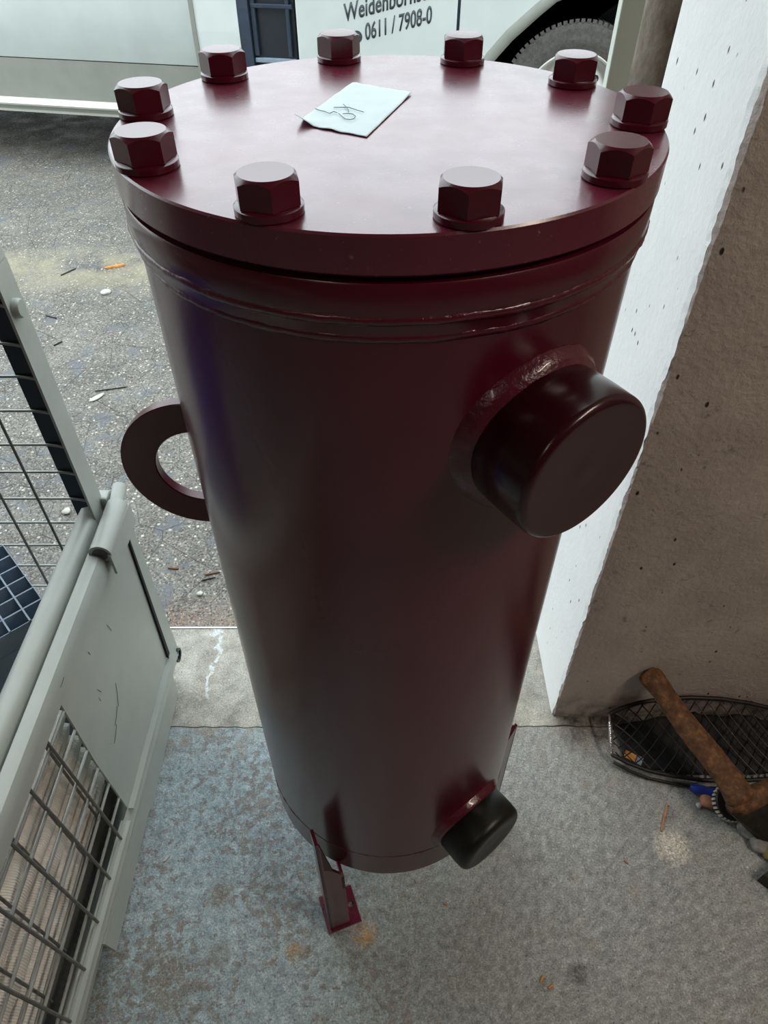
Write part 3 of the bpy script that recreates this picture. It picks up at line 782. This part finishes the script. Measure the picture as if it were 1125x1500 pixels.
def wheel(parent, x, y, rt, rr, w, detail=True):
    mt = Matrix.Translation((x, y, rt)) @ Matrix.Rotation(PI/2, 4, 'X')    # lathe z points towards -y
    ty = link('tyre', L([(rr-.01, -w*.5), (rr+.01, -w*.55), (rt-.03, -w*.5), (rt-.006, -w*.42), (rt-.006, w*.40), (rt-.016, w*.46), (rt-.03, w*.485), (rt-.045, w*.495), (rt-.049, w*.488), (rr+.05, w*.52), (rr+.045, w*.515), (rr+.020, w*.50), (rr+.016, w*.485), (rr+.002, w*.47), (rr-.01, w*.4)], 120, mtx=mt, closed=True), 'tyre', parent, True, 30)
    if detail:
        bm = bmesh.new()
        for k in range(84):
            a = 2*PI*k/84; q = Matrix.Translation((x, y, rt)) @ Matrix.Rotation(-a, 4, 'Y')
            box(bm, rt-.016, rt-.0002, -w*.475, w*.40, -.0095, .0095, mtx=q)
        tr = link('tread_blocks', bm, 'tyre', ty); tr['kind'] = 'stuff'
    rm = link('wheel_rim', L([(rr-.012, -w*.4), (rr, -w*.4), (rr+.002, w*.46), (rr-.004, w*.485), (rr-.012, w*.47), (rr-.018, w*.30), (rr-.045, w*.22), (rr*.62, w*.36), (rr*.45, w*.40), (rr*.3, w*.34), (0, w*.34)], 96, mtx=mt), 'rim', parent, True, 30)
    if detail:
        for k in range(10):
            a = 2*PI*(k+.35)/10
            h = link('rim_hole', L([(0, w*.345), (.0165, w*.345), (.0185, w*.350), (.0165, w*.335), (0, w*.335)], 20), 'dark', rm)  # dark disc standing in for the shade of an open hole
            h.matrix_local = mt @ Matrix.Translation((rr*.67*cos(a), rr*.67*sin(a), 0))
for x in (-2.5, .2): wheel(van, x, .45, .30, .2, .2, False)

van2 = thing('lettered_van', 'white van at the top centre with a phone number and a visible wheel', 'van', (0, 4.0, 0), 0)
WXc, WR, WRR = .962, .386, .255
arch = [(.40, .30), (.447, .45), (.547, .612), (.623, .694), (.740, .792), (.811, .846), (.90, .88), (.97, .89)]
arch = arch + [(2*.97-x, z) for x, z in arch[-2::-1]]
link('door_panel', B(-.412, .352, .0, .04, .30, 1.95, bev=.006), 'vanw', van2)
link('door_gap', B(.350, .368, .012, .04, .30, 1.95), 'vanblack', van2)
outl = [(.366, .30)]+arch+[(2.6, .30), (2.6, 1.95), (.366, 1.95)]
link('wing_panel', PR(outl, .0, .04, 'xz'), 'vanw', van2)
# raised lip round the arch
bm = bmesh.new(); rows = []
for i, (x, z) in enumerate(arch):
    d = Vector((x-.97, z-.36)).normalized()
    q = [(x-d.x*.002, z-d.y*.002, .004), (x-d.x*.003, z-d.y*.003, -.010), (x+d.x*.018, z+d.y*.018, -.011), (x+d.x*.052, z+d.y*.052, .001), (x+d.x*.052, z+d.y*.052, .01)]
    rows.append([bm.verts.new((a, c_, b)) for a, b, c_ in q])
for i in range(len(rows)-1):
    for k in range(4): bm.faces.new((rows[i][k], rows[i][k+1], rows[i+1][k+1], rows[i+1][k]))
link('arch_lip', bm, 'vang', van2, True)
# wheel well
bm = bmesh.new(); rows = [[bm.verts.new((x, y, z)) for y in (.02, .45)] for x, z in arch]
for i in range(len(rows)-1): bm.faces.new((rows[i][0], rows[i][1], rows[i+1][1], rows[i+1][0]))
bm.faces.new([r_[1] for r_ in rows]); link('wheel_well', bm, 'vanblack', van2)
link('van_shell', B(-.41, 2.6, .46, 1.8, .30, 1.95, bev=.02), 'vanw', van2)
link('van_shell', B(-.41, .36, .042, .455, .30, 1.95), 'vanw', van2)
link('roof', B(.366, 2.6, .042, .455, .92, 1.95), 'vanw', van2)
wheel(van2, WXc, .125, WR, WRR, .19)
wheel(van2, WXc, 1.6, WR, WRR, .19, False)
wheel(van2, -.1, 1.0, WR*.8, .2, .19, False)
# lettering
def text_obj(body, x, z, height, width, ang, name, ref=None):
    cu = bpy.data.curves.new(name, 'FONT'); cu.body = body; cu.offset = .021; cu.size = 1.0; cu.extrude = 0; cu.space_character = 1.02
    tmp = bpy.data.objects.new('tmp_text', cu); COL.objects.link(tmp)
    bpy.context.view_layer.update()
    me = bpy.data.meshes.new_from_object(tmp.evaluated_get(bpy.context.evaluated_depsgraph_get()))
    bpy.data.objects.remove(tmp)
    xs_ = [v.co.x for v in me.vertices]; x0_, x1_ = min(xs_), max(xs_)
    sx, sy = width/(x1_-x0_), height/.70
    for v in me.vertices:
        a, b = (v.co.x-x0_)*sx, v.co.y*sy
        v.co = Vector((x+a, 0, z+b+a*math.tan(ang)))      # sheared so the strokes stay upright
    me.materials.append(M['ink']); o = bpy.data.objects.new(name, me); COL.objects.link(o); o.parent = van2
    o.location = (0, -.0012, 0)
    sl = o.modifiers.new('t', 'SOLIDIFY'); sl.thickness = .0008
    return o
link('underbody_shade_box', B(-.35, .36, .30, 1.6, .12, .299), 'dark', van2)  # added to block light passing below the body
text_obj('0611 / 7908-0', -.086, .694, .066, .318, R(12.4), 'phone_number')
text_obj('Weidenbornstr. 1', -.186, .768, .068, .470, R(12.4), 'street_name')
o = link('phone_symbol', L([(0, 0), (.026, 0), (.026, .0012), (0, .0012)], 32, mtx=Matrix.Rotation(PI/2, 4, 'X')), 'ink', van2); o.location = (-.126, -.0002, .706)
bm = T([(-.011, -.0022, .004), (-.006, -.0022, .010), (.006, -.0022, .010), (.011, -.0022, .004)], .003, 6)
h_ = link('handset', bm, 'vanw', o)

# ------------------------------------------------------------------ the corner on the right: basket, sack, axe and rubble
bk = thing('wire_basket', 'flattened black wire basket with a diamond lattice, leaning on the wall foot', 'basket', (0, 0, 0))
top = [(.495, .772, .062), (.52, .781, .070), (.56, .788, .082), (.61, .792, .090), (.67, .794, .093), (.735, .793, .089), (.80, .789, .078), (.86, .782, .064), (.93, .765, .046), (.99, .735, .03), (1.02, .70, .022)]
bot = [(.489, .694, .030), (.52, .678, .024), (.56, .663, .020), (.61, .652, .018), (.67, .643, .017), (.735, .641, .016), (.80, .645, .016), (.86, .652, .016), (.93, .665, .017), (.99, .682, .018), (1.02, .70, .022)]
bk_r = link('rim', T(top, .0048, 10), 'blackwire', bk, True)
link('rim', T(bot, .0045, 10), 'blackwire', bk, True)
link('rim', T([(p[0]+.004, p[1]-.012, max(.006, p[2]-.012)) for p in bot], .0034, 8), 'blackwire', bk, True)
lt = bmesh.new()
def edge(lst, x):
    q = lst; 
    for i in range(len(q)-1):
        if q[i][0] <= x <= q[i+1][0]:
            f = (x-q[i][0])/(q[i+1][0]-q[i][0]); return Vector(q[i])*(1-f)+Vector(q[i+1])*f
    return Vector(q[-1] if x > q[-1][0] else q[0])
def surf(x, f):
    a, b = edge(bot, x), edge(top, x); p = a*(1-f)+b*f; p.z -= .014*4*f*(1-f)*.5; return p
x = .36
while x < 1.0:
    for dx in (.125, -.125):
        pts = []
        for k in range(9):
            f = k/8; xx_ = x+dx*f+ (0 if dx > 0 else .125)
            if .492 < xx_ < 1.01: pts.append(surf(xx_, f))
        if len(pts) > 1: link('lattice_wire', T(pts, .0014, 5), 'blackwire', bk)
    x += .0285
bm = bmesh.new(); tube(bm, [(.489, .694, .030), (.4895, .72, .040), (.492, .75, .054), (.495, .772, .062)], .0026, 8)
ends = link('end_wire', bm, 'chrome', bk, True); ends['label'] = 'bright wound wire closing the left end of the basket'
for k in range(13):
    f = k/12*.72; p = Vector((.489, .694, .030)).lerp(Vector((.495, .772, .062)), f)
    link('winding', L([(.0034, -.0013), (.0052, 0), (.0034, .0013), (.0022, 0)], 14, closed=True, mtx=Matrix.Translation(p) @ Matrix.Rotation(R(90), 4, 'X')), 'chrome', bk)
# black crumpled sack below the lattice
bm = bmesh.new(); g = []
for i in range(50):
    row = []
    x = .52+.46*i/49
    a, b = edge(bot, x), edge(top, x)
    for j in range(18):
        f = .10+.83*j/17; p = a.lerp(b, f)
        zt2 = max(.004, min(p.z-.014, .006+.055*f*sin(PI*min(1, (i+.5)/49))*(.7+.5*mnoise.noise(Vector((x*30, f*3, 1))))))
        row.append(bm.verts.new((x, p.y, zt2)))
    g.append(row)
for i in range(49):
    for j in range(17): bm.faces.new((g[i][j], g[i][j+1], g[i+1][j+1], g[i+1][j]))
ob = link('black_sack', bm, 'sack', None, True); sm = ob.modifiers.new('t', 'SOLIDIFY'); sm.thickness = .003
tag(ob, 'crumpled black plastic sack under the wire basket', 'sack')
# small litter in the basket's left end
o = link('cardboard_scrap', B(-.012, .012, -.008, .008, 0, .004), 'orange'); o.location = (.535, .700, .008); o.rotation_euler = (.1, .1, -.5); tag(o, 'small tan cardboard scrap in the left end of the wire basket', 'scrap')
o = link('blue_scrap', B(-.006, .006, -.009, .009, 0, .004), 'cratep'); o.location = (.552, .690, .008); o.rotation_euler = (.1, .1, -.5); tag(o, 'small pale blue scrap beside the tan one inside the wire basket', 'scrap')

# axe: curved wooden handle leaning on the wall, dark head at the floor
axe = thing('axe', 'old axe with a rusty brown wooden handle leaning on the wall over the basket', 'axe', (0, 0, 0))
def px(u, v, y=None, z=None):
    x_ = (u-562.5)/1022.3; y_ = (750-v)/1022.3; Pp = R(44.92)
    r = Vector((x_, cos(Pp)+y_*sin(Pp), -sin(Pp)+y_*cos(Pp)))
    k = (z-HC)/r.z if z is not None else y/r.y
    return Vector((0, 0, HC))+r*k
hp = [((944, 981), .190, 21), ((957, 996), .183, 19), ((972, 1016), .174, 16.5), ((988, 1040), .163, 17.5), ((1004, 1063), .150, 19), ((1022, 1085), .138, 20), ((1040, 1107), .127, 20.5), ((1056, 1127), .117, 20.5), ((1070, 1147), .108, 21), ((1080, 1163), .100, 24), ((1090, 1180), .094, 27)]
pts = [px(p[0], p[1], z=z) for p, z, r_ in hp]
rad = [r_*(1.0/ (1022.3/ (p.y*cos(R(44.92))+(HC-p.z)*sin(R(44.92))))) for p, (_, _, r_) in zip(pts, hp)]
rad = [r_*1.0 for r_ in rad]
hd_ = link('handle', T(pts, rad, 20, sq=(1.0, .72)), 'axewood', axe, True, 60)
hm = hd_.modifiers.new('s', 'SUBSURF'); hm.levels = 1; hm.render_levels = 1
# butt of the handle in the eye, and the head
pA, pB = pts[-1], px(1126, 1166, z=.098)
bm = bmesh.new(); tube(bm, [px(1066, 1186, z=.086), px(1084, 1180, z=.090), px(1104, 1168, z=.094), px(1140, 1150, z=.096)], [.010, .020, .022, .018], 16)
link('handle_eye', bm, 'axewood', axe, True, 60)
hw = [px(1068, 1192, z=.085), px(1090, 1184, z=.088), px(1150, 1160, z=.092), px(1180, 1230, z=.02), px(1128, 1238, z=.008), px(1112, 1236, z=.008), px(1092, 1214, z=.035)]
bm = bmesh.new(); nrm = (hw[2]-hw[0]).cross(hw[4]-hw[0]).normalized()*.012
a = [bm.verts.new(p+nrm) for p in hw]; b = [bm.verts.new(p-nrm*(.3 if i in (3, 4, 5) else 1)) for i, p in enumerate(hw)]
n = len(hw); bm.faces.new(a); bm.faces.new(b[::-1])
for i in range(n): bm.faces.new((a[i], b[i], b[(i+1) % n], a[(i+1) % n]))
link('axe_head', bm, 'headsteel', axe)

def onfloor(u, v): p = px(u, v, z=0); return p
o = link('blue_grip', T([px(1010, 1154, z=.012), px(1018, 1157, z=.0125), px(1030, 1159, z=.0125), px(1045, 1164, z=.013), px(1062, 1170, z=.013), px(1075, 1176, z=.013)], [.006, .0098, .0098, .0105, .0105, .010], 16), 'bluegrip', None, True, 60)
tag(o, 'blue plastic tool grip on the floor between the basket and the axe', 'handle')
# notched disc leaning by the handle
ds = thing('notched_disc', 'dark round disc with a pale notched edge lying under the axe handle', 'disc', px(1068, 1178, z=.021))
dm = Matrix.Rotation(R(18), 4, 'X') @ Matrix.Rotation(R(10), 4, 'Y')
link('disc', L([(0, -.008), (.033, -.008), (.034, -.004), (.034, .004), (.031, .007), (0, .007)], 48, mtx=dm), 'headsteel', ds, True, 30)
for k in range(26):
    a = 2*PI*k/26; link('tooth', B(.032, .036, -.0022, .0022, -.006, .0045, mtx=dm @ Matrix.Rotation(a, 4, 'Z')), 'palestone', ds)
def put(name, bm, mt, u, v, z, label, cat, rz=0, sm=True, group=None, rx=0):
    o = link(name, bm, mt, None, sm); p = px(u, v, z=z); o.location = p; o.rotation_euler = (rx, 0, rz); tag(o, label, cat, group); return o
put('brick_fragment', rock(.016, 2, .6), 'pink', 1036, 1175, .009, 'reddish brown fragment on the floor just below the blue grip', 'fragment')
put('pale_pebble', rock(.006, 5, .7), 'palestone', 1023, 1181, .004, 'tiny white pebble left of the reddish fragment', 'stone')
put('wood_chip', B(-.004, .004, -.016, .016, 0, .006), 'pink', 1066, 1192, .003, 'small reddish wood chip leaning in front of the notched disc', 'wood chip', .3, False)
put('grey_stone', rock(.024, 7, .6, 3), 'greystone', 1098, 1214, .012, 'grey stone in front of the axe head, left one of two', 'stone')
put('grey_stone', rock(.020, 11, .6, 3), 'greystone', 1112, 1236, .010, 'grey stone in front of the axe head, nearer the mossy stone', 'stone')
put('mossy_stone', rock(.022, 13, .6, 3), 'olive', 1132, 1250, .010, 'mossy olive stone at the right edge below the axe', 'stone')
p = px(1107, 1291, z=0)
bm = PR([(0, 0), (.09, .050), (.16, .02), (.09, -.055), (.035, -.035)], 0, .035, 'xy'); 
o = link('steel_wedge', bm, 'headsteel'); o.location = (p.x, p.y, .0002); tag(o, 'black pointed steel wedge at the right edge of the floor', 'wedge')
# splinters and crumbs on the floor and yard, each one a small thing
def sliver(u0, v0, u1, v1, w, mt, label, z=.0, h=.004, cat='wood chip', name='wood_splinter'):
    a, b = px(u0, v0, z=z), px(u1, v1, z=z); d = b-a; ln = d.length
    bm = bmesh.new(); rr = random.Random(int(u0*7+v0))
    n = 5; L1 = []; 
    for i in range(n+1):
        f = i/n; ww = w*(.5+.5*rr.random())*(1 if 0 < i < n else .5)
        L1.append([bm.verts.new((f*ln, -ww, 0)), bm.verts.new((f*ln, ww, 0)), bm.verts.new((f*ln, ww*.7, h)), bm.verts.new((f*ln, -ww*.7, h*(.7+.3*rr.random())))])
    for i in range(n):
        for k in range(4): bm.faces.new((L1[i][k], L1[i][(k+1) % 4], L1[i+1][(k+1) % 4], L1[i+1][k]))
    bm.faces.new(L1[0][::-1]); bm.faces.new(L1[-1])
    o = link(name, bm, mt); o.location = a+Vector((0, 0, .0004)); o.rotation_euler = (0, 0, math.atan2(d.y, d.x)); tag(o, label, cat); return o
sliver(976, 1179, 967, 1219, .0035, 'pink', 'long reddish wood splinter on the grey floor left of the axe head')
sliver(154, 393, 184, 388, .012, 'orange', 'orange wood chip on the asphalt, left of the tank cover', h=.008)
sliver(239, 1262, 248, 1253, .003, 'palestone', 'pale chip on the painted floor beside the mesh box', name='paint_chip', cat='chip')
sliver(790, 1440, 795, 1430, .003, 'orange', 'orange crumb near the dark spot on the floor, left one of two', name='wood_crumb')
sliver(802, 1449, 809, 1443, .003, 'orange', 'orange crumb near the dark spot on the floor, right one of two', name='wood_crumb')
sliver(913, 1262, 918, 1265, .0025, 'pink', 'reddish crumb on the grey floor between the black cap and the splinter', name='wood_crumb')
sliver(347, 1441, 352, 1437, .002, 'palestone', 'pale chip at the bottom of the blue painted floor', name='paint_chip', cat='chip')
sliver(648, 1324, 654, 1326, .0018, 'orange', 'tiny ochre crumb on the shaded floor in front of the black cap', name='wood_crumb')
sliver(210, 765, 226, 771, .0, 'leaf', 'x') if False else None
put('pale_flat_stone', rock(.022, 21, .35), 'palestone', 155, 427, .003, 'flat whitish stone on the asphalt below the orange chip', 'stone')
put('dry_leaf', rock(.020, 23, .12), 'palestone', 142, 581, .003, 'pale oval leaf lying on the asphalt between the post and the tank', 'leaf', .9).scale = (1.6, .6, 1)
sliver(300, 842, 322, 838, .003, 'leaf', 'dark reddish leaf shred on the asphalt left of the tank', name='leaf_shred', cat='leaf')
sliver(295, 851, 316, 846, .0015, 'blackbit', 'black twig on the asphalt just left of the tank, above the metal edge', name='twig', cat='twig')
sliver(246, 832, 262, 833, .004, 'leaf', 'reddish leaf shred on the asphalt right of the folded box corner', name='leaf_shred', cat='leaf')
sliver(79, 506, 92, 500, .003, 'blackbit', 'dark metal sliver on the asphalt right of the box post', name='metal_sliver', cat='scrap')
sliver(90, 403, 112, 393, .003, 'blackbit', 'black twig on the asphalt left of the orange chip', name='twig', cat='twig')
sliver(68, 462, 84, 466, .002, 'blackbit', 'thin black twig on the asphalt beside the top of the box post', name='twig', cat='twig')
sliver(140, 573, 186, 567, .0015, 'blackbit', 'long thin twig on the asphalt beside the pale leaf', name='twig', cat='twig')
for k, (u, v) in enumerate([(285, 878), (305, 905)]):
    pass
put('pebble', rock(.008, 31, .5), 'palestone', 292, 869, .004, 'pale pebble on the asphalt right beside the lower tank shell', 'stone')
put('yellowish_stone', rock(.013, 33, .5), 'palestone', 97, 748, .005, 'yellowish flat stone seen through the box mesh beside the post', 'stone')
